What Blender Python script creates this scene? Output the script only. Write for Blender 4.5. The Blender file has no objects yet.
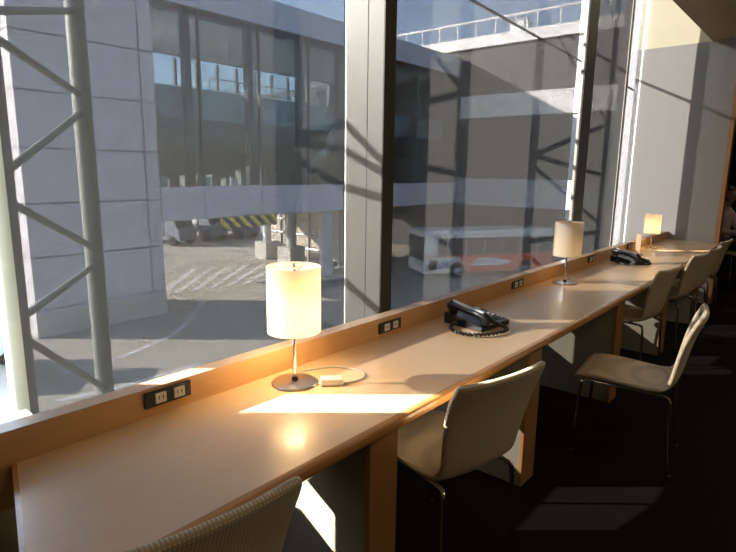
import bpy, bmesh, math, random
from mathutils import Vector, Matrix
random.seed(7)
PI = math.pi
scn = bpy.context.scene
COL = scn.collection

# ------------------------------------------------------------------ camera constants
F, PITCH, ROLL, YAW, H = 550.3, .18987, .01391, .70597, 1.4838
fw = Vector((math.cos(YAW)*math.cos(PITCH), math.sin(YAW)*math.cos(PITCH), -math.sin(PITCH)))
rt = Vector((math.sin(YAW), -math.cos(YAW), 0)); up = rt.cross(fw)
r2 = rt*math.cos(ROLL)+up*math.sin(ROLL); u2 = -rt*math.sin(ROLL)+up*math.cos(ROLL)
def ground(u, v, z):
    d = fw+(u-368)/F*r2-(v-276)/F*u2
    t = (z-H)/d.z
    return Vector((d.x*t, d.y*t, z))

# ------------------------------------------------------------------ materials
def new_mat(name):
    m = bpy.data.materials.new(name); m.use_nodes = True
    nt = m.node_tree; nt.nodes.clear()
    out = nt.nodes.new('ShaderNodeOutputMaterial')
    return m, nt, out
def N(nt, typ, **kw):
    n = nt.nodes.new(typ)
    for k, v in kw.items(): setattr(n, k, v)
    return n
def pbr(name, col, rough=.5, metal=0., noise=.0, nscale=8., stretch=(1,1,1), bump=0., bscale=200., spec=.5, coat=0., sheen=0., col2=None):
    m, nt, out = new_mat(name)
    b = N(nt, 'ShaderNodeBsdfPrincipled'); nt.links.new(b.outputs[0], out.inputs[0])
    b.inputs['Base Color'].default_value = (*col, 1); b.inputs['Roughness'].default_value = rough
    b.inputs['Metallic'].default_value = metal; b.inputs['Specular IOR Level'].default_value = spec
    b.inputs['Coat Weight'].default_value = coat; b.inputs['Coat Roughness'].default_value = .15
    b.inputs['Sheen Weight'].default_value = sheen
    tc = N(nt, 'ShaderNodeTexCoord'); mp = N(nt, 'ShaderNodeMapping'); mp.inputs['Scale'].default_value = stretch
    nt.links.new(tc.outputs['Object'], mp.inputs[0])
    if noise > 0 or col2:
        no = N(nt, 'ShaderNodeTexNoise'); no.inputs['Scale'].default_value = nscale; no.inputs['Detail'].default_value = 5
        nt.links.new(mp.outputs[0], no.inputs['Vector'])
        r = N(nt, 'ShaderNodeValToRGB'); c2 = col2 or tuple(c*(1-noise) for c in col)
        r.color_ramp.elements[0].position = .32; r.color_ramp.elements[1].position = .68
        r.color_ramp.elements[0].color = (*c2, 1); r.color_ramp.elements[1].color = (*col, 1)
        nt.links.new(no.outputs[0], r.inputs[0]); nt.links.new(r.outputs[0], b.inputs['Base Color'])
    if bump > 0:
        n2 = N(nt, 'ShaderNodeTexNoise'); n2.inputs['Scale'].default_value = bscale
        nt.links.new(mp.outputs[0], n2.inputs['Vector'])
        bp = N(nt, 'ShaderNodeBump'); bp.inputs['Strength'].default_value = bump; bp.inputs['Distance'].default_value = .002
        nt.links.new(n2.outputs[0], bp.inputs['Height']); nt.links.new(bp.outputs[0], b.inputs['Normal'])
    return m
def weave(name, col, dark, scale=110):
    m, nt, out = new_mat(name)
    b = N(nt, 'ShaderNodeBsdfPrincipled'); nt.links.new(b.outputs[0], out.inputs[0])
    b.inputs['Roughness'].default_value = .9; b.inputs['Sheen Weight'].default_value = .15
    tc = N(nt, 'ShaderNodeTexCoord')
    w1 = N(nt, 'ShaderNodeTexWave', bands_direction='X'); w2 = N(nt, 'ShaderNodeTexWave', bands_direction='Z')
    for w in (w1, w2):
        w.inputs['Scale'].default_value = scale/6.28*2; w.inputs['Distortion'].default_value = .3
        nt.links.new(tc.outputs['Object'], w.inputs['Vector'])
    mx = N(nt, 'ShaderNodeMath', operation='MULTIPLY')
    nt.links.new(w1.outputs['Fac'], mx.inputs[0]); nt.links.new(w2.outputs['Fac'], mx.inputs[1])
    r = N(nt, 'ShaderNodeValToRGB'); r.color_ramp.elements[0].color = (*dark, 1); r.color_ramp.elements[1].color = (*col, 1)
    r.color_ramp.elements[1].position = .6
    nt.links.new(mx.outputs[0], r.inputs[0]); nt.links.new(r.outputs[0], b.inputs['Base Color'])
    bp = N(nt, 'ShaderNodeBump'); bp.inputs['Strength'].default_value = .6; bp.inputs['Distance'].default_value = .002
    nt.links.new(mx.outputs[0], bp.inputs['Height']); nt.links.new(bp.outputs[0], b.inputs['Normal'])
    return m
def screen(name, trans, scat, frac):
    "woven see-through material: part of the light passes straight, part scatters in the yarn"
    m, nt, out = new_mat(name)
    t = N(nt, 'ShaderNodeBsdfTransparent'); t.inputs[0].default_value = (*trans, 1)
    d = N(nt, 'ShaderNodeBsdfTranslucent'); d.inputs[0].default_value = (*scat, 1)
    d2 = N(nt, 'ShaderNodeBsdfDiffuse'); d2.inputs[0].default_value = (*scat, 1)
    mm = N(nt, 'ShaderNodeMixShader'); mm.inputs[0].default_value = .5
    nt.links.new(d.outputs[0], mm.inputs[1]); nt.links.new(d2.outputs[0], mm.inputs[2])
    mx = N(nt, 'ShaderNodeMixShader'); mx.inputs[0].default_value = frac
    nt.links.new(t.outputs[0], mx.inputs[1]); nt.links.new(mm.outputs[0], mx.inputs[2])
    nt.links.new(mx.outputs[0], out.inputs[0]); return m
def glass(name, tint=(1,1,1), refl=.05, rough=.0):
    m, nt, out = new_mat(name)
    t = N(nt, 'ShaderNodeBsdfTransparent'); t.inputs[0].default_value = (*tint, 1)
    g = N(nt, 'ShaderNodeBsdfGlossy'); g.inputs['Roughness'].default_value = rough
    lw = N(nt, 'ShaderNodeLayerWeight'); lw.inputs[0].default_value = .5
    pw = N(nt, 'ShaderNodeMath', operation='POWER'); pw.inputs[1].default_value = 4.5
    nt.links.new(lw.outputs['Facing'], pw.inputs[0])
    mu = N(nt, 'ShaderNodeMath', operation='MULTIPLY_ADD'); mu.inputs[1].default_value = .55; mu.inputs[2].default_value = refl*.6
    nt.links.new(pw.outputs[0], mu.inputs[0])
    mx = N(nt, 'ShaderNodeMixShader')
    nt.links.new(mu.outputs[0], mx.inputs[0]); nt.links.new(t.outputs[0], mx.inputs[1]); nt.links.new(g.outputs[0], mx.inputs[2])
    nt.links.new(mx.outputs[0], out.inputs[0]); return m
def panels(name, col, sx, sz, joint=(.12,.12,.14), w=.012, ox=0., oz=0., rough=.6):
    "cladding with thin joints on a grid (object x / z)"
    m, nt, out = new_mat(name)
    b = N(nt, 'ShaderNodeBsdfPrincipled'); nt.links.new(b.outputs[0], out.inputs[0]); b.inputs['Roughness'].default_value = rough
    tc = N(nt, 'ShaderNodeTexCoord'); sp = N(nt, 'ShaderNodeSeparateXYZ'); nt.links.new(tc.outputs['Object'], sp.inputs[0])
    res = []
    for ax, s, o in (('X', sx, ox), ('Z', sz, oz)):
        a = N(nt, 'ShaderNodeMath', operation='SUBTRACT'); a.inputs[1].default_value = o; nt.links.new(sp.outputs[ax], a.inputs[0])
        p = N(nt, 'ShaderNodeMath', operation='PINGPONG'); p.inputs[1].default_value = s/2; nt.links.new(a.outputs[0], p.inputs[0])
        l = N(nt, 'ShaderNodeMath', operation='LESS_THAN'); l.inputs[1].default_value = w; nt.links.new(p.outputs[0], l.inputs[0]); res.append(l)
    q = N(nt, 'ShaderNodeMath', operation='MAXIMUM'); nt.links.new(res[0].outputs[0], q.inputs[0]); nt.links.new(res[1].outputs[0], q.inputs[1])
    mc = N(nt, 'ShaderNodeMix', data_type='RGBA'); mc.inputs['A'].default_value = (*col, 1); mc.inputs['B'].default_value = (*joint, 1)
    nt.links.new(q.outputs[0], mc.inputs['Factor']); nt.links.new(mc.outputs['Result'], b.inputs['Base Color'])
    return m
def hazard(name):
    m, nt, out = new_mat(name)
    b = N(nt, 'ShaderNodeBsdfPrincipled'); nt.links.new(b.outputs[0], out.inputs[0])
    tc = N(nt, 'ShaderNodeTexCoord'); sp = N(nt, 'ShaderNodeSeparateXYZ'); nt.links.new(tc.outputs['Object'], sp.inputs[0])
    a = N(nt, 'ShaderNodeMath', operation='ADD'); nt.links.new(sp.outputs['X'], a.inputs[0]); nt.links.new(sp.outputs['Z'], a.inputs[1])
    p = N(nt, 'ShaderNodeMath', operation='PINGPONG'); p.inputs[1].default_value = .32; nt.links.new(a.outputs[0], p.inputs[0])
    l = N(nt, 'ShaderNodeMath', operation='LESS_THAN'); l.inputs[1].default_value = .16; nt.links.new(p.outputs[0], l.inputs[0])
    mc = N(nt, 'ShaderNodeMix', data_type='RGBA'); mc.inputs['A'].default_value = (.75,.6,.12,1); mc.inputs['B'].default_value = (.03,.03,.03,1)
    nt.links.new(l.outputs[0], mc.inputs['Factor']); nt.links.new(mc.outputs['Result'], b.inputs['Base Color']); return m
def emit(name, col, s):
    m, nt, out = new_mat(name); e = N(nt, 'ShaderNodeEmission'); e.inputs[0].default_value = (*col, 1); e.inputs[1].default_value = s
    nt.links.new(e.outputs[0], out.inputs[0]); return m
def shade_mat(name):
    m, nt, out = new_mat(name)
    t = N(nt, 'ShaderNodeBsdfTranslucent'); t.inputs[0].default_value = (.9,.84,.74,1)
    d = N(nt, 'ShaderNodeBsdfDiffuse'); d.inputs[0].default_value = (.85,.82,.78,1)
    mx = N(nt, 'ShaderNodeMixShader'); mx.inputs[0].default_value = .5
    nt.links.new(t.outputs[0], mx.inputs[1]); nt.links.new(d.outputs[0], mx.inputs[2]); nt.links.new(mx.outputs[0], out.inputs[0]); return m

M = {}
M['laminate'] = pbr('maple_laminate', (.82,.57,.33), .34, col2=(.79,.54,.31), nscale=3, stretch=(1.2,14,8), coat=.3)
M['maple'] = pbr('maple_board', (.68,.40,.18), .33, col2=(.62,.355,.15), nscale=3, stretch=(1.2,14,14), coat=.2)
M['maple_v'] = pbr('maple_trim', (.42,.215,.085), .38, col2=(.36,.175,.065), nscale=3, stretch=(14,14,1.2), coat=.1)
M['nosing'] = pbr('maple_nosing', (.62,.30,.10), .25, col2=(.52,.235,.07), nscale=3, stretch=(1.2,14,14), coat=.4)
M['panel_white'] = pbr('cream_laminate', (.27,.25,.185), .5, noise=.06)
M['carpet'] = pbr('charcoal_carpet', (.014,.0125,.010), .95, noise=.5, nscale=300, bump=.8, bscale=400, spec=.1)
M['fabric'] = weave('woven_beige_fabric', (.74,.62,.42), (.48,.39,.26))
M['chrome'] = pbr('chrome', (.78,.78,.78), .12, 1.)
M['steel'] = pbr('brushed_steel', (.55,.50,.44), .32, 1., noise=.1, nscale=60)
M['black'] = pbr('black_plastic', (.012,.012,.013), .28)
M['blackmat'] = pbr('dark_plastic', (.03,.03,.032), .5)
M['darkgrey'] = pbr('grey_keys', (.16,.17,.18), .4)
M['lcd'] = pbr('lcd_grey', (.30,.34,.32), .2)
M['silver'] = pbr('silver_plastic', (.45,.46,.48), .3)
M['whitep'] = pbr('white_plastic', (.75,.72,.65), .35)
M['alu'] = pbr('anodised_aluminium', (.215,.21,.20), .42, .1, noise=.04, nscale=4, stretch=(30,30,.5))
M['dframe'] = pbr('dark_frame', (.05,.048,.045), .45)
M['gasket'] = pbr('gasket', (.12,.12,.12), .6)
M['wall_grey'] = pbr('grey_wall_panel', (.33,.325,.31), .55, noise=.03, nscale=2)
M['cream'] = pbr('cream_plaster', (.66,.62,.46), .7, noise=.03)
M['soffit'] = pbr('tan_soffit', (.36,.25,.13), .6, noise=.05)
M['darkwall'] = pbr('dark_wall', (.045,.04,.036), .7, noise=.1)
M['beigewall'] = pbr('beige_wall', (.62,.56,.44), .8)
M['greyclad'] = pbr('grey_green_cladding', (.16,.16,.13), .6)
M['shade'] = shade_mat('white_glass_shade')
M['bulb'] = emit('warm_bulb', (1,.72,.38), 3)
M['bulb_off'] = pbr('frosted_bulb', (.8,.78,.72), .4)
M['glass'] = glass('clear_glass', (.96,.97,.97), .04)
M['tinted'] = glass('tinted_glass', (.30,.305,.32), .04)
M['mesh'] = screen('sun_screen_mesh', (.86,.87,.90), (.02,.02,.02), .655)
M['mesh_pale'] = screen('pale_sun_screen_mesh', (.80,.80,.82), (.04,.04,.04), .675)
M['mesh_dim'] = screen('dense_sun_screen_mesh', (.80,.80,.82), (.06,.06,.06), .84)
M['truss'] = pbr('painted_steel_tube', (.27,.29,.26), .5, noise=.08)
M['darksteel'] = pbr('dark_painted_steel', (.05,.05,.055), .5)
M['cable'] = pbr('cable', (.02,.02,.04), .5)
M['facade'] = panels('white_facade_panels', (.55,.53,.57), 6.6, 2.02, ox=11.9, oz=.1, w=.03)
M['band'] = panels('white_band_panels', (.56,.56,.60), 3.35, 40, ox=14.7, w=.03, oz=20)
M['fascia'] = panels('roof_fascia_panels', (.50,.51,.60), 3.35, 40, ox=14.7, w=.03, oz=20)
M['whitesteel'] = pbr('white_paint', (.85,.85,.85), .5)
M['concrete'] = pbr('concrete', (.52,.50,.46), .85, noise=.12, nscale=1.5)
M['tarmac'] = pbr('apron_concrete', (.44,.41,.34), .9, noise=.16, nscale=.25, spec=.2)
M['paint'] = pbr('road_paint', (.62,.62,.60), .8)
M['dglass'] = pbr('dark_glazing', (.03,.035,.04), .15)
M['bglass'] = glass('concourse_glass', (.74,.80,.82), .05)
M['inner'] = pbr('grey_interior', (.62,.64,.64), .8)
M['innerlow'] = pbr('dim_interior', (.30,.28,.26), .8)
M['column'] = pbr('charcoal_column', (.06,.065,.07), .6)
M['wingwall'] = pbr('wing_cladding', (.06,.058,.055), .6, noise=.12, nscale=.5)
M['hazard'] = hazard('hazard_stripes')
M['pillar'] = pbr('pale_pillar', (.50,.52,.56), .6)
M['fence'] = pbr('fence_sheet', (.50,.44,.36), .7)
M['buswhite'] = pbr('bus_white', (.75,.75,.75), .35)
M['busred'] = pbr('bus_red', (.80,.10,.05), .35)
M['rubber'] = pbr('tyre_rubber', (.02,.02,.02), .8)
M['truckgrey'] = pbr('truck_grey', (.16,.18,.22), .5)
M['truckwhite'] = pbr('truck_white', (.70,.70,.70), .5)
M['tractor'] = pbr('pale_blue_paint', (.30,.42,.58), .4)
M['skin'] = pbr('skin', (.55,.34,.24), .5)
M['hair'] = pbr('dark_hair', (.02,.016,.014), .6)
M['shirt'] = pbr('pale_pink_shirt', (.70,.58,.60), .8)
M['trousers'] = pbr('dark_trousers', (.03,.03,.04), .8)
M['card'] = pbr('pale_wood_card', (.75,.55,.36), .5)

# ------------------------------------------------------------------ mesh helpers
class MB:
    def __init__(s): s.bm = bmesh.new()
    def box(s, x0, x1, y0, y1, z0, z1, bev=0, rot=None):
        r = bmesh.ops.create_cube(s.bm, size=1)
        vs = r['verts']
        for v in vs: v.co = Vector((x0+(v.co.x+.5)*(x1-x0), y0+(v.co.y+.5)*(y1-y0), z0+(v.co.z+.5)*(z1-z0)))
        if bev > 0:
            es = list({e for v in vs for e in v.link_edges})
            r = bmesh.ops.bevel(s.bm, geom=es, offset=bev, segments=3, profile=.5, affect='EDGES')
            vs = r['verts'] if False else vs
        if rot:
            pass
        return s
    def tube(s, pts, r, seg=10, caps=True):
        pts = [Vector(p) for p in pts]; rs = r if isinstance(r, (list, tuple)) else [r]*len(pts)
        rings = []; pn = None
        for i, p in enumerate(pts):
            a = pts[max(i-1, 0)]; b = pts[min(i+1, len(pts)-1)]
            t = (b-a).normalized()
            if pn is None:
                ref = Vector((0,0,1)) if abs(t.z) < .9 else Vector((1,0,0)); n = t.cross(ref).normalized()
            else:
                n = (pn-t*pn.dot(t)).normalized()
            pn = n; c = t.cross(n)
            rings.append([s.bm.verts.new(p+(n*math.cos(2*PI*k/seg)+c*math.sin(2*PI*k/seg))*rs[i]) for k in range(seg)])
        for A, B in zip(rings, rings[1:]):
            for k in range(seg): s.bm.faces.new((A[k], A[(k+1) % seg], B[(k+1) % seg], B[k]))
        if caps: s.bm.faces.new(rings[0][::-1]); s.bm.faces.new(rings[-1])
        return s
    def lathe(s, prof, c=(0,0,0), seg=40, close=False):
        rings = []
        for (r, z) in prof:
            rings.append([s.bm.verts.new((c[0]+r*math.cos(2*PI*k/seg), c[1]+r*math.sin(2*PI*k/seg), c[2]+z)) for k in range(seg)])
        prs = list(zip(rings, rings[1:]))
        if close: prs.append((rings[-1], rings[0]))
        for A, B in prs:
            for k in range(seg): s.bm.faces.new((A[k], A[(k+1) % seg], B[(k+1) % seg], B[k]))
        if not close:
            s.bm.faces.new(rings[0][::-1]); s.bm.faces.new(rings[-1])
        return s
    def prism(s, poly, ax, a, b):
        "poly in the two other axes, extruded along ax from a to b"
        def P(p, t): return {'x': (t, p[0], p[1]), 'y': (p[0], t, p[1]), 'z': (p[0], p[1], t)}[ax]
        A = [s.bm.verts.new(P(p, a)) for p in poly]; B = [s.bm.verts.new(P(p, b)) for p in poly]
        n = len(poly)
        s.bm.faces.new(A[::-1]); s.bm.faces.new(B)
        for k in range(n): s.bm.faces.new((A[k], A[(k+1) % n], B[(k+1) % n], B[k]))
        return s
    def ribbon(s, pts, w, t=.01):
        pts = [Vector(p) for p in pts]; L = []; R = []
        for i, p in enumerate(pts):
            d = (pts[min(i+1, len(pts)-1)]-pts[max(i-1, 0)]); d.z = 0; d.normalize(); n = Vector((-d.y, d.x, 0))*w/2
            L.append(p+n); R.append(p-n)
        for i in range(len(pts)-1):
            poly = [L[i], L[i+1], R[i+1], R[i]]
            A = [s.bm.verts.new(q) for q in poly]; B = [s.bm.verts.new(q+Vector((0,0,t))) for q in poly]
            s.bm.faces.new(A); s.bm.faces.new(B[::-1])
            for k in range(4): s.bm.faces.new((A[k], A[(k+1) % 4], B[(k+1) % 4], B[k]))
        return s
    def build(s, name, mat, parent=None, smooth=False, bevel=0):
        bmesh.ops.recalc_face_normals(s.bm, faces=s.bm.faces)
        me = bpy.data.meshes.new(name); s.bm.to_mesh(me); s.bm.free()
        o = bpy.data.objects.new(name, me); COL.objects.link(o); me.materials.append(mat)
        if parent: o.parent = parent
        if smooth:
            for p in me.polygons: p.use_smooth = True
            try: me.set_sharp_from_angle(angle=math.radians(35))
            except Exception: pass
        if bevel:
            b = o.modifiers.new('b', 'BEVEL'); b.width = bevel; b.segments = 3; b.limit_method = 'ANGLE'
        return o
def tag(o, label=None, cat=None, group=None, kind=None):
    if label: o['label'] = label
    if cat: o['category'] = cat
    if group: o['group'] = group
    if kind: o['kind'] = kind
    return o
def empty(name, loc=(0,0,0), rz=0):
    e = bpy.data.objects.new(name, None); COL.objects.link(e); e.location = loc; e.rotation_euler.z = rz; e.empty_display_size = .1
    return e
def struct(name, mb, mat, **k): return tag(mb.build(name, mat, **k), kind='structure')
def copy_tree(o, parent=None):
    c = o.copy(); COL.objects.link(c); c.parent = parent
    for ch in o.children: copy_tree(ch, c)
    return c
def bx(*a, **k): return MB().box(*a, **k)

# ------------------------------------------------------------------ the room
DZ, YB, LH, YF, XL, XE, YW = .72, 1.549, .093, .962, .375, 7.35, 1.97
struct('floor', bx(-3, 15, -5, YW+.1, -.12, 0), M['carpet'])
struct('ceiling', bx(-3, 15, -5, 1.32, 2.93, 3.15), M['soffit'])
tag(bx(-3, 15, 1.32, YW+.2, 4.3, 4.5).build('ceiling', M['cream']), kind='structure')
tag(bx(-3, 15, 1.28, 1.32, 3.15, 4.3).build('ceiling', M['cream']), kind='structure')
struct('wall_right', bx(-3, 7.5, -5.15, -5, -.12, 4.5), M['beigewall'])
struct('wall_right', bx(7.5, 15, -5.15, -5, -.12, 4.5), M['darkwall'])
struct('wall_back', bx(-3.15, -3, -5, YW+.2, -.12, 4.5), M['beigewall'])
struct('wall_far', bx(15, 15.15, -5, YW+.2, -.12, 4.5), M['darkwall'])
we = tag(bx(XE, XE+.12, 1.06, YW+.12, 0, 2.93).build('wall_end', M['wall_grey']), kind='structure')
bx(XE+.01, XE+.12, 1.06, YW+.12, 2.93, 4.3).build('upper_plaster', M['cream'], we)
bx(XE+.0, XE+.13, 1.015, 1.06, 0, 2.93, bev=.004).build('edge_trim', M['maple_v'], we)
# window wall, left of the opening and beyond the end wall
wl = struct('wall_left', bx(-3, .45, YW-.12, YW, -.12, 4.5), M['greyclad'])
wl2 = struct('wall_window_side', bx(XE+.12, 15, YW-.04, YW+.12, -.12, 4.5), M['darkwall'])
# window_1: open bay beside the post and the first screened bay
def window(n, x0, x1, mat=M['glass']):
    w = bx(x0, x1, YW+.065, YW+.071, .59, 4.3).build('window_%d' % n, mat); tag(w, kind='structure')
    bx(x0, x1, YW+.03, YW+.12, .57, .60).build('window_frame', M['dframe'], w)
    bx(x0, x1, YW+.03, YW+.12, 4.26, 4.32).build('window_frame', M['dframe'], w)
    return w
tag(bx(.45, XE, YW+.0, YW+.09, -.1, .57).build('wall_sill', M['greyclad']), kind='structure')
tag(bx(.45, .595, YW+.0, YW+.09, .57, .652).build('wall_sill_blocker', M['greyclad']), kind='structure')  # unseen strip added to cut down the sun patch on the near panel
window(1, .45, 2.19)
window(2, 2.27, 5.32)
window(3, 5.58, 6.74)
window(4, 6.785, XE-.01, M['tinted'])
def trim(n, x0, x1, mat, seam=None, y0=YW-.03):
    t = bx(x0, x1, y0, YW+.13, -.10, 4.3, bev=.004).build('trim_%d' % n, mat); tag(t, kind='structure')
    return t
t1 = bx(2.17, 2.255, 1.770, YW+.05, 0, 4.3).build('trim_1', M['alu']); tag(t1, kind='structure')
bx(2.168, 2.257, 1.762, 1.770, 0, 4.3).build('shaded_front', M['dframe'], t1)  # dark face stands in for shade on the post's front
bx(2.1685, 2.172, 1.868, 1.872, 0, 4.3).build('seam', M['gasket'], t1)
MB().prism([(2.19,YW+.08),(2.27,YW+.08),(2.68,2.30),(2.60,2.32)], 'z', -.10, 4.3).build('shadow_fin', M['dframe'], t1)  # unseen fin, shaped to cast the dark strip on the screen
t2 = bx(5.33, 5.57, 1.955, 1.995, -.10, 4.3).build('trim_2', M['dframe']); tag(t2, kind='structure')
t3 = trim(3, 6.755, 6.785, M['alu'], y0=YW+.03)

# sun screens hanging against the glass
def blind(x0, x1, mat, label):
    e = empty('sun_screen', ((x0+x1)/2, YW+.05, 0))
    tag(e, label, 'window screen', 'see-through sun screens hung against the windows')
    w = (x1-x0)/2
    bx(-w, w, -.001, .001, .605, 4.2).build('screen_cloth', mat, e)
    MB().tube([(-w, 0, .608), (w, 0, .608)], .006).build('bottom_rail', M['alu'], e)
    MB().tube([(-w, 0, 4.2), (w, 0, 4.2)], .03).build('roller', M['alu'], e)
    return e
blind(.595, 2.165, M['mesh'], 'see-through grey sun screen left of the wide aluminium window post')
blind(2.29, 5.285, M['mesh_pale'], 'pale sun screen in front of the bus, right of the wide aluminium window post')
blind(5.58, 6.752, M['mesh_dim'], 'sun screen behind the far phone, farthest from the camera')

# ------------------------------------------------------------------ the counter
wt = empty('worktop', (XL, YF, DZ)); L = XE-XL-.005
tag(wt, 'long pale maple worktop running below the windows to the grey end wall', 'counter')
W2 = YB-YF
def sk(y): return .025-(W2-y)*.27       # left end runs obliquely
MB().prism([(sk(.03)+.012,.03),(L,.03),(L,W2),(sk(W2)+.012,W2)], 'z', -.045, 0).build('top_board', M['laminate'], wt)
pr = [(0.03, 0), (.012, -.001), (.004, -.006), (0, -.016), (.003, -.030), (.012, -.040), (.03, -.046)]
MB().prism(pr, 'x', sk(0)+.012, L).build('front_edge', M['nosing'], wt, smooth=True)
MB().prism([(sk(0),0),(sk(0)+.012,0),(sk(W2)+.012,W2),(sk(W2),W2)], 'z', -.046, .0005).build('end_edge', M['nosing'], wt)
bs = empty('backsplash_board', (XL-.03, YB+.0005, .60))
tag(bs, 'maple upstand board along the window side of the worktop', 'backsplash')
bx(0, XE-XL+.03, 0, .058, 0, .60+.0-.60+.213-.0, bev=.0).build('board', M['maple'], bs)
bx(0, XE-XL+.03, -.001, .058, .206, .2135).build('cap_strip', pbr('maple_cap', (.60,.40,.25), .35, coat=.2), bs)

PX = [1.186, 2.312, 3.62, 4.90, 6.20]
plabels = ['cream panel with wide maple edge under the worktop, nearest the camera',
           'cream support panel with maple edge just right of the nearest tucked-in whole chair',
           'cream support panel under the worktop left of the pulled-out chair back',
           'cream support panel behind the first far chair of the row',
           'farthest support panel under the worktop before the end wall']
for x, lb in zip(PX, plabels):
    e = empty('support_panel', (x, YF+.03, 0)); tag(e, lb, 'desk support', 'panels that carry the worktop')
    bx(.004, .135, .02, .50, 0, DZ-.047).build('panel_body', M['panel_white'], e)
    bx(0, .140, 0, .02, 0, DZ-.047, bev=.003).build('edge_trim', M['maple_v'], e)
    bx(.02, .12, .56, .64, 0, .5995).build('rear_post', M['panel_white'], e)
# end cladding left of the worktop
ec = MB().prism([(-.35,.95),(.19,.95),(.335,1.52),(.335,1.84),(-.35,1.84)], 'z', 0, .66).build('low_wall', M['greyclad']); tag(ec, 'grey green low wall at the near left end of the worktop', 'low wall')

# outlets
def outlet(x, z, label, w=.165):
    e = empty('power_outlet', (x, YB-.001, z)); tag(e, label, 'power outlet', 'twin outlets in the backsplash')
    bx(-w/2, w/2, -.008, 0, -.026, .026, bev=.004).build('faceplate', M['blackmat'], e)
    for dx in (-.028, .036):
        s = bx(dx-.019, dx+.019, -.012, -.006, -.017, .017, bev=.002).build('socket', M['whitep'], e)
        for k in (-1, 1): bx(dx+k*.007-.0015, dx+k*.007+.0015, -.0125, -.011, -.004, .008).build('slot', M['black'], s)
outlet(.842, .777, 'twin power outlet in the upstand nearest the left end', .16)
outlet(1.977, .765, 'twin power outlet in the upstand between the near lamp and the near phone')
outlet(3.32, .767, 'twin power outlet in the upstand right of the near phone')
outlet(4.71, .777, 'twin power outlet in the upstand between the middle lamp and the far phone')
outlet(5.80, .782, 'small-looking twin outlet in the upstand behind the far phone')

# ------------------------------------------------------------------ table lamps
def lamp(x, y, label, power, cordpts, boxat=None, rz=0):
    e = empty('table_lamp', (x, y, DZ), 0); tag(e, label, 'table lamp', 'cylinder table lamps on the worktop')
    MB().lathe([(.083,0),(.084,.004),(.080,.008),(.02,.012),(.0001,.012)]).build('base', M['steel'], e, smooth=True)
    p = MB().lathe([(.0075,.011),(.0075,.40),(.0001,.40)], seg=20).build('pole', M['chrome'], e, smooth=True)
    MB().lathe([(.012,.011),(.012,.02),(.008,.026),(.0001,.026)], seg=20).build('collar', M['black'], e, smooth=True)
    sh = MB().lathe([(.095,.196),(.095,.432),(.0925,.432),(.0925,.196)], seg=64, close=True).build('lamp_shade', M['shade'], e, smooth=True)
    m = MB()
    for k in range(3):
        a = k*2*PI/3+.4; m.tube([(0,0,.40),(.093*math.cos(a), .093*math.sin(a), .428)], .0018, 6)
    m.build('shade_holder', M['chrome'], sh)
    MB().lathe([(.0001,.398),(.011,.40),(.013,.408),(.009,.416),(.006,.422),(.009,.430),(.006,.440),(.0001,.443)], seg=20).build('finial', M['steel'], e, smooth=True)
    MB().lathe([(.0001,.29),(.018,.295),(.026,.315),(.022,.335),(.012,.35),(.0001,.352)], c=(0,.0,0), seg=20).build('bulb', M['bulb'] if power > .1 else M['bulb_off'], e, smooth=True)
    if cordpts:
        pts = [Vector(q)-Vector((x,y,0)) for q in cordpts]
        pts = [Vector((q.x, q.y, .004)) for q in pts]
        MB().tube(smooth_path(pts), .0028, 8).build('power_cord', M['silver'], e, smooth=True)
    if boxat:
        bxp = bx(-.042, .042, -.022, .022, 0, .028, bev=.006).build('inline_switch', M['whitep'], e)
        bxp.location = (boxat[0]-x, boxat[1]-y, 0); bxp.rotation_euler.z = boxat[2]
        bx(-.008, .008, -.006, .006, .021, .025, bev=.001).build('rocker', M['whitep'], bxp).location.z = .005
    l = bpy.data.lights.new('bulb_light', 'POINT'); l.energy = power*.6; l.color = (1,.68,.34); l.shadow_soft_size = .03
    lo = bpy.data.objects.new('bulb_light', l); COL.objects.link(lo); lo.parent = e; lo.location = (0,0,.24)
    return e
def smooth_path(pts, n=8):
    out = []
    P = [pts[0]]+list(pts)+[pts[-1]]
    for i in range(1, len(P)-2):
        for k in range(n):
            t = k/n; a, b, c, d = P[i-1], P[i], P[i+1], P[i+2]
            out.append(.5*((2*b)+(c-a)*t+(2*a-5*b+4*c-d)*t*t+(-a+3*b-3*c+d)*t**3))
    out.append(P[-2]); return out
lamp(1.271, 1.426, 'lit white cylinder lamp nearest the camera, brightest of the three', .55,
     [(1.31,1.36,0),(1.33,1.33,0),(1.37,1.30,0),(1.41,1.275,0),(1.475,1.27,0),(1.515,1.32,0),(1.50,1.40,0),(1.47,1.44,0),(1.40,1.475,0),(1.34,1.50,0)], (1.352,1.318,-.75))
lamp(3.80, 1.415, 'pinkish white cylinder lamp in the middle, between the two phones', .08,
     [(3.86,1.46,0),(3.95,1.44,0),(4.04,1.49,0),(4.0,1.53,0)])
l3 = lamp(6.27, 1.468, 'glowing yellow cylinder lamp farthest away, by the grey end wall', .16,
     [(6.37,1.42,0),(6.5,1.36,0),(6.6,1.42,0),(6.62,1.52,0)])
l3.scale = (.82,.82,.82)

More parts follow.
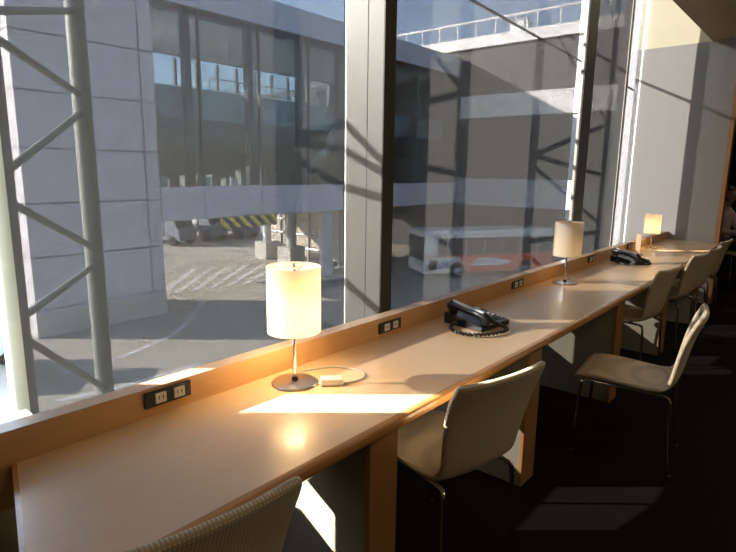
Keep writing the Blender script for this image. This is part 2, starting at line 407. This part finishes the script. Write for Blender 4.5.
# ------------------------------------------------------------------ telephones
def phone(x, y, rz, label):
    e = empty('desk_telephone', (x, y, DZ), rz); tag(e, label, 'telephone', 'black desk telephones')
    # wedge body, x = width, y = depth (front is -y)
    bd = MB().prism([(-.105,.0),(-.105,.022),(.02,.042),(.10,.052),(.105,.046),(.105,0)], 'x', -.105, .105).build('body', M['black'], e, bevel=.004)
    # handset lying front-back at the left side
    hs = [(-.066, y0, z0) for y0, z0 in ((-.112,.044),(-.095,.056),(-.05,.066),(0,.073),(.05,.079),(.09,.082),(.108,.072))]
    h = MB().tube(hs, [.018,.023,.019,.017,.019,.024,.019], 14).build('handset', M['black'], e, smooth=True)
    MB().lathe([(.020,-.02),(.023,-.012),(.022,.006),(.012,.012),(.0001,.013)], c=(-.066,-.095,.046), seg=20).build('mouthpiece', M['black'], h, smooth=True)
    MB().lathe([(.020,-.02),(.023,-.012),(.022,.006),(.012,.012),(.0001,.013)], c=(-.066,.085,.068), seg=20).build('earpiece', M['black'], h, smooth=True)
    st = MB().tube([(-.070,-.088,.076),(-.070,-.05,.082),(-.070,0,.087),(-.070,.05,.095),(-.070,.080,.103)], .008, 10).build('handset_highlight', M['silver'], h, smooth=True)  # silver strip stands in for the highlight along the handset
    for r in range(4):
        for c in range(3):
            cx, cy = .0+c*.026, -.075+r*.022
            zz = .022+(cy+.105)*.16
            bx(cx-.009, cx+.009, cy-.007, cy+.007, zz-.003, zz+.005, bev=.0015).build('key', M['darkgrey'], e)
    for r in range(4):
        cy = -.075+r*.022; zz = .022+(cy+.105)*.16
        bx(.075, .098, cy-.006, cy+.006, zz-.003, zz+.004, bev=.001).build('side_key', M['silver'], e)
    MB().prism([(.03,.042),(.075,.047),(.075,.053),(.03,.048)], 'x', -.025, .085).build('display', M['lcd'], e)
    e.scale = (1.12,1.12,1.12)
    # coiled cord looping out in front
    base = smooth_path([Vector(p) for p in ((-.108,.03,.012),(-.16,.02,.008),(-.205,-.03,.008),(-.205,-.10,.008),(-.15,-.155,.008),(-.07,-.18,.008),(-.01,-.17,.008),(.0,-.145,.012),(-.03,-.125,.03),(-.06,-.118,.042))], 30)
    pts = []
    for p in base: p.z += .004
    for i, p in enumerate(base):
        t = (base[min(i+1, len(base)-1)]-base[max(i-1, 0)]).normalized(); n = t.cross(Vector((0,0,1))).normalized(); a = i*.9
        pts.append(p+(n*math.cos(a)+t.cross(n)*math.sin(a))*.0034)
    MB().tube(pts, .0056, 6).build('coiled_cord', M['black'], e, smooth=True)
    return e
phone(2.44, 1.345, -.12, 'black desk telephone with looped cord between the near and middle lamps')
phone(5.16, 1.36, -.25, 'black desk telephone farther away, left of the glowing yellow lamp')
# small upright card holder beside the far phone
ch = empty('card_holder', (5.66, 1.43, DZ), .75); tag(ch, 'upright pale card stand between the far phone and the far lamp', 'card stand')
bx(-.05, .05, -.025, .025, 0, .012, bev=.002).build('foot', M['card'], ch)
cd = bx(-.045, .045, -.003, .003, .012, .20, bev=.001).build('card', M['card'], ch)

# ------------------------------------------------------------------ chairs
def shell_mesh():
    bm = bmesh.new()
    # profile (y, z, half width, edge lift): front of seat -> rear -> top of back
    prof = [(.245,.418,.180,.0),(.235,.436,.195,.0),(.20,.446,.205,.002),(.12,.446,.210,.006),(.02,.438,.210,.008),(-.08,.430,.205,.010),
            (-.150,.428,.198,.012),(-.192,.442,.192,.016),(-.215,.480,.190,.020),(-.228,.54,.196,.024),(-.242,.61,.208,.026),
            (-.258,.685,.220,.026),(-.282,.760,.230,.024),(-.300,.803,.228,.022),(-.307,.820,.214,.020)]
    nx = 12; rows = []
    for i, (y, z, w, lift) in enumerate(prof):
        a = prof[max(i-1, 0)]; b = prof[min(i+1, len(prof)-1)]
        t = Vector((0, b[0]-a[0], b[1]-a[1])).normalized(); n = Vector((0, -t.z, t.y))
        if n.z < 0 and n.y < 0: n = -n
        n = Vector((0, t.z, -t.y)) if False else n
        row = []
        for k in range(nx+1):
            s = -1+2*k/nx
            nn = Vector((0, t.z, -t.y))   # points towards the sitter
            if i < 6: nn = Vector((0, 0, 1))
            else:
                nn = Vector((0, abs(t.z), -t.y if t.y < 0 else 0)); nn = nn.normalized()
            row.append(bm.verts.new(Vector((s*w, y, z))+nn*lift*(abs(s)**2.2)))
        rows.append(row)
    for A, B in zip(rows, rows[1:]):
        for k in range(nx): bm.faces.new((A[k], A[k+1], B[k+1], B[k]))
    bmesh.ops.recalc_face_normals(bm, faces=bm.faces)
    me = bpy.data.meshes.new('shell'); bm.to_mesh(me); bm.free()
    for p in me.polygons: p.use_smooth = True
    me.materials.append(M['fabric']); return me
def make_chair():
    e = empty('shell_chair')
    sh = bpy.data.objects.new('seat_shell', shell_mesh()); COL.objects.link(sh); sh.parent = e
    so = sh.modifiers.new('s', 'SOLIDIFY'); so.thickness = .026; so.offset = 0
    sb = sh.modifiers.new('d', 'SUBSURF'); sb.levels = 2; sb.render_levels = 2
    for s in (-1, 1):
        xx = s*.165
        MB().tube([(xx,.16,.415),(xx,.0,.41),(xx,-.15,.408)], .0085, 12).build('seat_rail', M['chrome'], e, smooth=True)
        f = smooth_path([Vector((xx,.155,.415)),Vector((xx+s*.006,.195,.412)),Vector((xx+s*.014,.215,.385)),Vector((xx+s*.018,.225,.2)),Vector((xx+s*.024,.235,.006))], 6)
        b = smooth_path([Vector((xx,-.145,.408)),Vector((xx+s*.006,-.185,.405)),Vector((xx+s*.014,-.205,.378)),Vector((xx+s*.018,-.215,.2)),Vector((xx+s*.024,-.235,.006))], 6)
        for q in (f, b):
            lg = MB().tube(q, .0085, 12).build('leg', M['chrome'], e, smooth=True)
            c = q[-1]; MB().lathe([(.013,-.006),(.013,.008),(.0001,.008)], c=(c.x, c.y, c.z), seg=14).build('glide', M['blackmat'], lg, smooth=True)
    MB().tube([(-.165,.05,.411),(.165,.05,.411)], .008, 10).build('cross_bar', M['chrome'], e, smooth=True)
    MB().tube([(-.165,-.1,.409),(.165,-.1,.409)], .008, 10).build('cross_bar', M['chrome'], e, smooth=True)
    return e
proto = make_chair()
spots = [(.57, 1.135, -8, 'woven beige shell chair at the bottom left, only its backrest top showing'),
         (1.69, 1.06, -13, 'woven beige shell chair tucked under the worktop between the near phone and near lamp'),
         (3.04, .735, 7, 'beige shell chair pulled out from the worktop, its backrest sunlit'),
         (4.40, 1.16, -6, 'tucked-in shell chair first in the far row, behind the pulled-out chair'),
         (5.42, 1.14, -6, 'tucked-in shell chair second in the far row'),
         (5.95, 1.12, -4, 'tucked-in shell chair third in the far row'),
         (6.72, 1.14, -4, 'tucked-in shell chair closest to the grey end wall')]
for i, (x, y, a, lb) in enumerate(spots):
    o = proto if i == 0 else copy_tree(proto)
    o.location = (x, y, 0); o.rotation_euler.z = math.radians(a)
    tag(o, lb, 'chair', 'shell chairs along the worktop')

# ------------------------------------------------------------------ person past the end wall
def skin_body(name, joints, edges, mat, parent, lv=2):
    me = bpy.data.meshes.new(name); me.from_pydata([j[0] for j in joints], edges, [])
    o = bpy.data.objects.new(name, me); COL.objects.link(o); o.parent = parent
    sk = o.modifiers.new('skin', 'SKIN'); sk.use_smooth_shade = True
    for i, j in enumerate(joints):
        r = j[1]; r = r if isinstance(r, tuple) else (r, r)
        me.skin_vertices[0].data[i].radius = r
    me.skin_vertices[0].data[0].use_root = True
    s = o.modifiers.new('s', 'SUBSURF'); s.levels = lv; s.render_levels = lv
    me.materials.append(mat); return o
pe = empty('person', (9.02, 1.24, .06), math.radians(160))
tag(pe, 'dark-haired person in a pale pink shirt seated past the end wall', 'person')
J = [((0,0,.50),(.15,.11)),((0,.0,.66),(.14,.10)),((0,.01,.82),(.155,.10)),((0,.02,.93),(.10,.07)),((0,.03,.99),.062),((0,.04,1.03),.058),
     ((-.17,.02,.90),.06),((-.23,.10,.68),.045),((-.16,.33,.66),.035),((.17,.02,.90),.06),((.23,.10,.68),.045),((.16,.33,.66),.035),
     ((-.10,.05,.49),.085),((-.11,.42,.49),.065),((-.11,.44,.10),.045),((-.11,.54,.04),.035),((.10,.05,.49),.085),((.11,.42,.49),.065),((.11,.44,.10),.045),((.11,.54,.04),.035)]
Eg = [(0,1),(1,2),(2,3),(3,4),(4,5),(3,6),(6,7),(7,8),(3,9),(9,10),(10,11),(0,12),(12,13),(13,14),(14,15),(0,16),(16,17),(17,18),(18,19)]
body = skin_body('body', J, Eg, M['shirt'], pe)
JT = [((0,.01,.50),(.162,.125)),((0,.01,.60),(.152,.115)),((-.10,.05,.492),.096),((-.11,.42,.492),.078),((-.11,.44,.12),.060),((.10,.05,.492),.096),((.11,.42,.492),.078),((.11,.44,.12),.060)]
skin_body('trousers', JT, [(0,1),(0,2),(2,3),(3,4),(0,5),(5,6),(6,7)], M['trousers'], pe)
MB().tube([(0,.03,.97),(0,.045,1.08)], [.058,.052], 16).build('neck', M['skin'], pe, smooth=True)
for s_ in (-1, 1): MB().tube([(s_*.11,.40,.035),(s_*.11,.50,.04),(s_*.11,.60,.03)], [.045,.05,.035], 12).build('shoe', M['black'], pe, smooth=True)
hd = MB()
bmesh.ops.create_uvsphere(hd.bm, u_segments=24, v_segments=16, radius=1)
for v in hd.bm.verts:
    z = v.co.z; k = 1-.22*max(0, -z)
    v.co = Vector((v.co.x*.075*k, v.co.y*.092*k+.06, z*.118+1.150))
hd.build('head', M['skin'], pe, smooth=True)
hr = MB(); bmesh.ops.create_uvsphere(hr.bm, u_segments=24, v_segments=16, radius=1)
for v in hr.bm.verts:
    v.co = Vector((v.co.x*.088, v.co.y*.098+.043, v.co.z*.118+1.172))
bmesh.ops.delete(hr.bm, geom=[v for v in hr.bm.verts if v.co.y > .085 and v.co.z < 1.20], context='VERTS')
hr.build('hair', M['hair'], pe, smooth=True)
MB().tube([(0,.150,1.175),(0,.168,1.145),(0,.160,1.128)], [.008,.013,.008], 8).build('nose', M['skin'], pe, smooth=True)
for s in (-1, 1):
    MB().lathe([(.0001,-.008),(.008,-.004),(.009,0),(.008,.004),(.0001,.008)], c=(s*.028,.141,1.165), seg=10).build('eye', M['hair'], pe, smooth=True)
    MB().tube([(s*.076,.055,1.17),(s*.080,.058,1.15),(s*.076,.06,1.13)], [.008,.014,.008], 8).build('ear', M['skin'], pe, smooth=True)
    # hands with fingers resting on the thighs
    hx = s*.155
    MB().tube([(hx,.31,.655),(hx,.36,.635),(hx,.41,.615)], [.026,.036,.03], 10).build('palm', M['skin'], pe, smooth=True)
    hand = MB()
    for k in range(4):
        fx = hx-.027+k*.018; ln = (.055,.068,.064,.05)[k]
        hand.tube([(fx,.40,.613),(fx,.40+ln*.5,.603),(fx,.40+ln,.58)], [.009,.0085,.006], 8)
    hand.tube([(hx-s*.02,.345,.635),(hx-s*.05,.38,.615),(hx-s*.055,.41,.60)], [.012,.010,.007], 8)
    hand.build('fingers', M['skin'], pe, smooth=True)
gc = copy_tree(proto); gc.location = (9.02, 1.18, 0); gc.rotation_euler.z = math.radians(160)
tag(gc, 'chair carrying the person seated past the end wall', 'chair', 'shell chairs along the worktop')
del gc['group']

# ------------------------------------------------------------------ outside: ground and markings
GZ = -5
gr = struct('ground', bx(-120, 260, 3.2, 320, GZ-.3, GZ), M['tarmac'])
def line(pix, w):
    pts = [ground(u, v, GZ+.002) for u, v in pix]
    MB().ribbon(smooth_path(pts, 6), w, .006).build('painted_line', M['paint'], gr)
line([(60,374),(110,361),(150,345),(180,329),(205,300)], .22)
line([(55,401),(120,387),(200,364)], .22)
line([(205,300),(190,301),(172,296)], .2)
line([(225,247),(262,252),(282,262)], .3)
line([(235,226),(262,238)], .3)
line([(322,283),(343,294),(349,310),(338,330),(318,345)], .2)
line([(396,268),(432,286)], .2)
for k in range(7):
    a = ground(160+k*17, 295-k*2.2, GZ+.002); b = ground(196+k*17, 268-k*1.0, GZ+.002)
    MB().ribbon([a, b], .34, .006).build('painted_line', M['paint'], gr)

# white panelled block at the left
tb = empty('terminal_block', (0,0,0)); tag(tb, 'tall white panelled building block behind the steel truss at left', 'building')
bx(7.2, 12.5, 22.6, 26.5, GZ, 14).build('wall', M['facade'], tb)
bx(7.18, 12.52, 22.57, 22.62, GZ, GZ+.9).build('plinth', M['concrete'], tb)

# concourse bridge
cb = empty('concourse_bridge', (0,0,0)); tag(cb, 'elevated glazed concourse with white lower band spanning over the roadway', 'building')
X0, X1, YA, YZ = 12.53, 36.7, 22.6, 33.0
bx(X0+.02, X1-.25, YA, YZ, -.85, -.5).build('deck', M['concrete'], cb)
bx(X0, X1, YA-.05, YA+.15, -.86, .65).build('lower_band', M['band'], cb)
bx(X0, X1, YA-.05, YA+.25, 8.35, 9.6).build('roof_fascia', M['fascia'], cb)
bx(X0, X1, YA+.2, YZ, 9.35, 9.6).build('roof', M['concrete'], cb)
bx(X0, X1, YA+.1, YA+.12, .65, 8.35).build('glazing', M['bglass'], cb)
m = MB()
for k in range(8): m.box(X0+k*3.35-.04+2.2, X0+k*3.35+.04+2.2, YA-.02, YA+.14, .65, 8.35)
for z in (2.2,): m.box(X0, X1, YA-.0, YA+.12, z-.03, z+.03)
m.build('glazing_bars', M['gasket'], cb)
for x in (14.45, 17.9, 21.3, 24.4, 28.5, 32.0): bx(x-.16, x+.16, YA+.5, YA+.85, -.5, 9.35).build('column', M['column'], cb)
bx(X0, X1, YA+1.2, YA+1.5, 3.75, 5.15).build('gallery_front', M['inner'], cb)
bx(X0, X1, YA+1.5, YZ-1.5, 4.7, 4.9).build('gallery_floor', M['inner'], cb)
bx(X0, 21.4, YA+1.55, YA+1.75, 2.7, 3.75).build('bulkhead', M['innerlow'], cb)
bx(X0, X1, YA+1.6, YZ, 8.35, 8.5).build('gallery_ceiling', M['inner'], cb)
m = MB(); m.box(X0, X1, YZ-.3, YZ, -.5, 6.5); m.box(X0, X1, YZ-.3, YZ, 8.35, 9.5); m.box(33.2, X1, YZ-.3, YZ, 6.5, 8.4)
m.build('rear_wall', M['innerlow'], cb)
m = MB()
for k in range(12): m.box(X0+.8+k*1.55, X0+.8+k*1.55+.16, YZ-.25, YZ-.05, 6.6, 8.2)
m.build('clerestory_bars', M['column'], cb)
m = MB()
for k in range(20): m.tube([(20.5+k*.55, YZ-2.5, 4.9),(20.5+k*.55, YZ-2.5, 6.9)], .03, 5)
m.tube([(20.5,YZ-2.5,6.9),(31,YZ-2.5,6.9)], .045, 6); m.tube([(20.5,YZ-2.5,6.3),(31,YZ-2.5,6.3)], .03, 6)
m.build('gallery_rail', M['silver'], cb)
MB().prism([(21.8,1.0),(27.2,4.8),(27.2,5.35),(21.2,1.0)], 'y', YA+1.0, YA+1.15).build('escalator_side', M['inner'], cb)
bx(24.0, 28.0, YA+.9, YA+1.05, 3.15, 4.1).build('landing_panel', M['pillar'], cb)
m = MB()
for k in range(14):
    x = 13.2+k*.85+random.random()*.3; m.box(x, x+.35, YA+2.2, YA+2.7, -.5, .9+random.random()*.6)
m.build('seats_row', M['innerlow'], cb)
for x in (13.0, 15.3, 16.9): bx(x, x+.45, YA+1.0, YA+1.1, .62, 1.05).build('lit_notice', M['whitesteel'], cb)
MB().prism([(27.0,6.3),(36.6,8.3),(36.6,8.9),(27.0,6.8)], 'y', 37, 38.5).build('link_ramp', M['whitesteel'], cb)
bx(35.9, 36.3, 37.2, 38.3, GZ, 8.0).build('ramp_pier', M['concrete'], cb)

hz = MB().box(-1.7, 1.7, -.06, .06, -.27, .27).build('height_limit_board', M['hazard']); hz.location = (17.15, 22.45, -1.10)
tag(hz, 'yellow and black striped height board hung under the concourse', 'warning board')
# pillars under the concourse
for (x, y, r, zt, lb) in ((25.8,31.8,.30,1.0,'thin pale pillar on a concrete block farthest under the concourse'),
                      (25.3,28.6,.33,1.0,'pale pillar on a yellow-topped block, middle of three under the concourse'),
                      (23.3,23.2,.42,1.0,'thick pale pillar under the front edge of the concourse')):
    e = empty('bridge_pillar', (x, y, GZ)); tag(e, lb, 'pillar', 'pillars under the concourse')
    MB().lathe([(r,.0),(r,4.13),(.0001,4.13)], seg=28).build('shaft', M['pillar'], e, smooth=True)
    bx(-r-.35, r+.35, -r-.35, r+.35, 0, 1.25 if y > 25 else .25, bev=.04).build('footing', M['concrete'], e)
fe = empty('sheet_fence', (26.9, 33, GZ)); tag(fe, 'tan sheet fence with grey rails between the pillars', 'fence')
bx(0, .06, -9.0, 0, .3, 3.7).build('sheet', M['fence'], fe)
for z in (.9, 1.9, 2.9): MB().tube([(-.08,-9.0,z),(-.08,0,z)], .07, 8).build('rail', M['silver'], fe)
for k in range(7): bx(-.12, -.0, -9.0+k*1.5-.06, -9.0+k*1.5+.06, 0, 3.8).build('fence_post', M['silver'], fe)

# service trucks far under the concourse
def truck(x, y, rz, mat, label):
    e = empty('service_truck', (x, y, GZ), rz); tag(e, label, 'truck', 'service trucks parked beyond the concourse')
    bx(-1.1, 1.1, -1.2, 3.6,   .75, 2.9, bev=.05).build('cargo_box', M['truckwhite'], e)
    MB().prism([(-3.0,.45),(-3.0,1.35),(-2.7,1.55),(-2.35,2.45),(-1.3,2.5),(-1.3,.45)], 'x', -1.0, 1.0).build('cab', mat, e, bevel=.06)
    MB().prism([(-2.72,1.6),(-2.40,2.38),(-2.34,2.38),(-2.66,1.6)], 'x', -.9, .9).build('windscreen', M['dglass'], e)
    for sx in (-1, 1):
        for yy in (-2.2, 2.4):
            MB().prism([(yy+.42*math.cos(a*PI/10), .42+.42*math.sin(a*PI/10)) for a in range(20)], 'x', sx*.75, sx*1.05).build('wheel', M['rubber'], e)
truck(24.6, 44.5, .25, M['truckgrey'], 'dark boxy service truck closest to the white building block')
truck(28.4, 45.2, .2, M['truckgrey'], 'dark service truck in the middle of the three beyond the concourse')
truck(31.6, 44.5, .15, M['truckgrey'], 'dark service truck rightmost, below the striped height board')

wc = bx(16, 16.6, 3.9, 4.95, GZ, 9).build('added_column', M['whitesteel']); tag(wc, 'added white column that brightens the slit beside the end wall', 'column')  # added outside so the slit beside the end wall looks bright
tt = empty('tow_tractor', (4.3, 20.0, GZ), .9); tag(tt, 'pale blue ground tractor glimpsed at the far left edge of the window', 'vehicle')
bx(-1.5, 1.5, -.8, .8, .45, 1.2, bev=.08).build('body', M['tractor'], tt)
bx(-.5, .7, -.7, .7, 1.9, 2.0, bev=.03).build('roof', M['tractor'], tt)
for sx in (-.45, .65):
    for sy in (-.65, .65): bx(sx-.04, sx+.04, sy-.04, sy+.04, 1.2, 1.9).build('roof_post', M['darksteel'], tt)
bx(-.4, .1, -.5, .5, 1.2, 1.6, bev=.05).build('seat', M['rubber'], tt)
for sx in (-1, 1):
    for sy in (-1, 1): MB().prism([(sx+.38*math.cos(a*PI/10), .38+.38*math.sin(a*PI/10)) for a in range(20)], 'y', sy*.6, sy*.88).build('wheel', M['rubber'], tt)

# wing with roof railing at right
wg = empty('terminal_wing', (0,0,0)); tag(wg, 'dark clad terminal wing with pale bands and roof railing at right', 'building')
WX, W0, W1 = 37.0, 10.8, 40
bx(WX, 52, W0, W1, -1.6, 10.2).build('wall', M['wingwall'], wg)
bx(WX-.25, WX+.3, W0-.1, W1, 10.2, 10.95).build('parapet', M['whitesteel'], wg)
bx(WX-.2, WX+.05, W0-.1, 22.55, 5.35, 6.9).build('upper_band', M['whitesteel'], wg)
bx(WX-.2, WX+.05, W0-.1, 22.55, -.95, 1.0).build('lower_band', M['band'], wg)
bx(WX+2, 52, W0+1, W1, GZ, -1.6).build('ground_storey', M['wingwall'], wg)
m = MB()
for k in range(16): m.tube([(WX, W0+k*1.55, 10.9),(WX, W0+k*1.55, 12.05)], .06, 6)
m.tube([(WX, W0, 12.05),(WX, W1-4, 12.05)], .09, 6)
m.build('roof_railing', M['whitesteel'], wg)
bx(WX+.4, WX+1.2, 17.9, 19.2, 11.0, 11.9).build('roof_box', M['whitesteel'], wg)

# bus
bu = empty('bus', (27.7, 19.7, GZ), math.radians(-32)); tag(bu, 'white and red passenger bus parked below the terminal wing', 'bus')
BL = 9.0
MB().prism([(-1.25,.35),(-1.25,2.75),(-1.1,2.95),(1.1,2.95),(1.25,2.75),(1.25,.35)], 'x', 0, BL).build('body', M['buswhite'], bu, bevel=.05)
bx(.9, BL-.1, -1.275, -1.24, 1.45, 2.5).build('side_windows', M['dglass'], bu)
MB().prism([(1.7,.36),(2.5,1.40),(BL+.02,1.40),(BL+.02,.36)], 'y', -1.285, -1.245).build('red_side', M['busred'], bu)
bx(.0, BL, -1.28, -1.24, 1.38, 1.46).build('red_stripe', M['busred'], bu)
bx(-.03, .02, -1.15, 1.15, 1.15, 2.6).build('windscreen', M['dglass'], bu)
bx(.35, .85, -1.275, -1.24, .6, 1.2).build('side_vent', M['dglass'], bu)
for k in range(6): bx(1.5+k*1.25, 1.56+k*1.25, -1.285, -1.25, 1.45, 2.5).build('window_bar', M['buswhite'], bu)
MB().prism([(3.2,.75),(3.5,1.25),(4.7,1.25),(5.6,1.05),(6.0,.85),(5.2,.72)], 'y', -1.30, -1.26).build('white_swoosh', M['buswhite'], bu)
for xx in (2.2, 7.0):
    for sy in (-1, 1):
        w = MB().prism([(xx+.5*math.cos(a*PI/12), .5+.5*math.sin(a*PI/12)) for a in range(24)], 'y', sy*1.02, sy*1.30).build('wheel', M['rubber'], bu)
        MB().prism([(xx+.22*math.cos(a*PI/8), .5+.22*math.sin(a*PI/8)) for a in range(16)], 'y', sy*1.28, sy*1.32).build('hub', M['silver'], w)
m = MB(); m.tube([(2.2+.62*math.cos(a*PI/12), -1.29, .5+.62*math.sin(a*PI/12)) for a in range(13)], .06, 6)
m.build('wheel_arch', M['buswhite'], bu)

# steel trusses just outside the glass: a near and a far chord joined by zigzag braces
def truss(x, y, dx, dy, label):
    e = empty('steel_truss', (x, y, 0)); tag(e, label, 'steel truss', 'steel trusses outside the windows')
    for a, b in ((0, 0), (dx, dy)): MB().tube([(a,b,GZ),(a,b,9)], .06, 24).build('chord', M['truss'], e, smooth=True)
    nz = [(2.46,2.16),(1.94,2.08),(1.84,1.43),(.93,1.33),(.81,.72),(-.1,.66),(3.0,2.16)]
    nz = [(f, n) for f, n in nz]
    for f, n in nz: MB().tube([(0,0,n),(dx,dy,f)], .021, 12).build('brace', M['truss'], e, smooth=True)
    for k in (-1, -2, -3, -4): MB().tube([(0,0,k+.3),(dx,dy,k+.9)], .021, 12).build('brace', M['truss'], e, smooth=True)
    for k in (3, 4, 5, 6): MB().tube([(0,0,k+.3),(dx,dy,k)], .021, 12).build('brace', M['truss'], e, smooth=True)
    return e
truss(.87, 3.03, .77, .87, 'pale grey tubular steel truss with zigzag braces at far left')
truss(3.57, 3.03, 1.03, .87, 'steel truss hidden outside behind the wide aluminium window post')
cbx = MB().tube([(3.4,3.2,3.32),(5.2,3.2,3.24),(8.0,3.2,3.12),(12.5,3.2,2.95)], .016, 8).build('guy_cable', M['cable']); tag(cbx, 'thin dark cable crossing diagonally outside the right window', 'cable')

# ------------------------------------------------------------------ light
w = bpy.data.worlds.new('World'); scn.world = w; w.use_nodes = True
nt = w.node_tree; nt.nodes.clear()
sky = nt.nodes.new('ShaderNodeTexSky'); sky.sky_type = 'NISHITA'; sky.sun_disc = False
SUN_AZ, SUN_EL = math.radians(132), math.radians(21.5)
sky.sun_elevation = SUN_EL; sky.sun_rotation = math.radians(90)-SUN_AZ
sky.air_density = 1.0; sky.dust_density = .6; sky.ozone_density = 2.5
bg = nt.nodes.new('ShaderNodeBackground'); bg.inputs[1].default_value = .12
ow = nt.nodes.new('ShaderNodeOutputWorld')
hs = nt.nodes.new('ShaderNodeHueSaturation'); hs.inputs['Saturation'].default_value = .72
nt.links.new(sky.outputs[0], hs.inputs['Color']); nt.links.new(hs.outputs[0], bg.inputs[0]); nt.links.new(bg.outputs[0], ow.inputs[0])
FILL = .32
sl = bpy.data.lights.new('sun', 'SUN'); sl.energy = 4.6; sl.color = (1,.90,.76); sl.angle = math.radians(.55)
so = bpy.data.objects.new('sun', sl); COL.objects.link(so)
S = Vector((math.cos(SUN_AZ)*math.cos(SUN_EL), math.sin(SUN_AZ)*math.cos(SUN_EL), math.sin(SUN_EL)))
so.rotation_euler = S.to_track_quat('Z', 'Y').to_euler(); so.location = (0, 0, 20)

for i, (x, y, lb) in enumerate(((.8,-.9,'nearest the worktop at the left'),(3.0,-.9,'in the middle of the front row'),(5.2,-.9,'at the right of the front row'),
                        (.8,-3.0,'at the left of the rear row'),(3.0,-3.0,'in the middle of the rear row'),(5.2,-3.0,'at the right of the rear row'),(9.6,.4,'beyond the end wall over the seated person'))):
    e = empty('ceiling_fill_light', (x, y, 2.93)); tag(e, 'added round ceiling fill light '+lb, 'fill light', 'added ceiling fill lights')  # unseen fixtures added as fill for the dark chair backs
    MB().lathe([(.075,-.004),(.095,-.004),(.095,0),(.075,0)], close=True).build('trim_ring', M['whitep'], e, smooth=True)
    MB().lathe([(.0001,-.002),(.075,-.002),(.075,0),(.0001,0)]).build('lens', M['bulb'], e)
    l = bpy.data.lights.new('fill_light', 'AREA'); l.shape = 'DISK'; l.size = .15; l.energy = FILL; l.color = (1,.80,.56)
    lo = bpy.data.objects.new('fill_light', l); COL.objects.link(lo); lo.parent = e; lo.location = (0,0,-.01)

# ------------------------------------------------------------------ camera and view
cd = bpy.data.cameras.new('camera'); co = bpy.data.objects.new('camera', cd); COL.objects.link(co)
cd.sensor_fit = 'HORIZONTAL'; cd.sensor_width = 36; cd.lens = F/736*36; cd.clip_start = .02; cd.clip_end = 2000
R = Matrix((r2, u2, -fw)).transposed()
co.matrix_world = Matrix.Translation((0,0,H)) @ R.to_4x4()
scn.camera = co
scn.view_settings.view_transform = 'Standard'; scn.view_settings.look = 'None'
scn.view_settings.gamma = 1; scn.view_settings.use_curve_mapping = False
scn.view_settings.exposure = 3.67
scn.cycles.use_denoising = True
scn.cycles.max_bounces = 10; scn.cycles.transparent_max_bounces = 24; scn.cycles.sample_clamp_indirect = 6
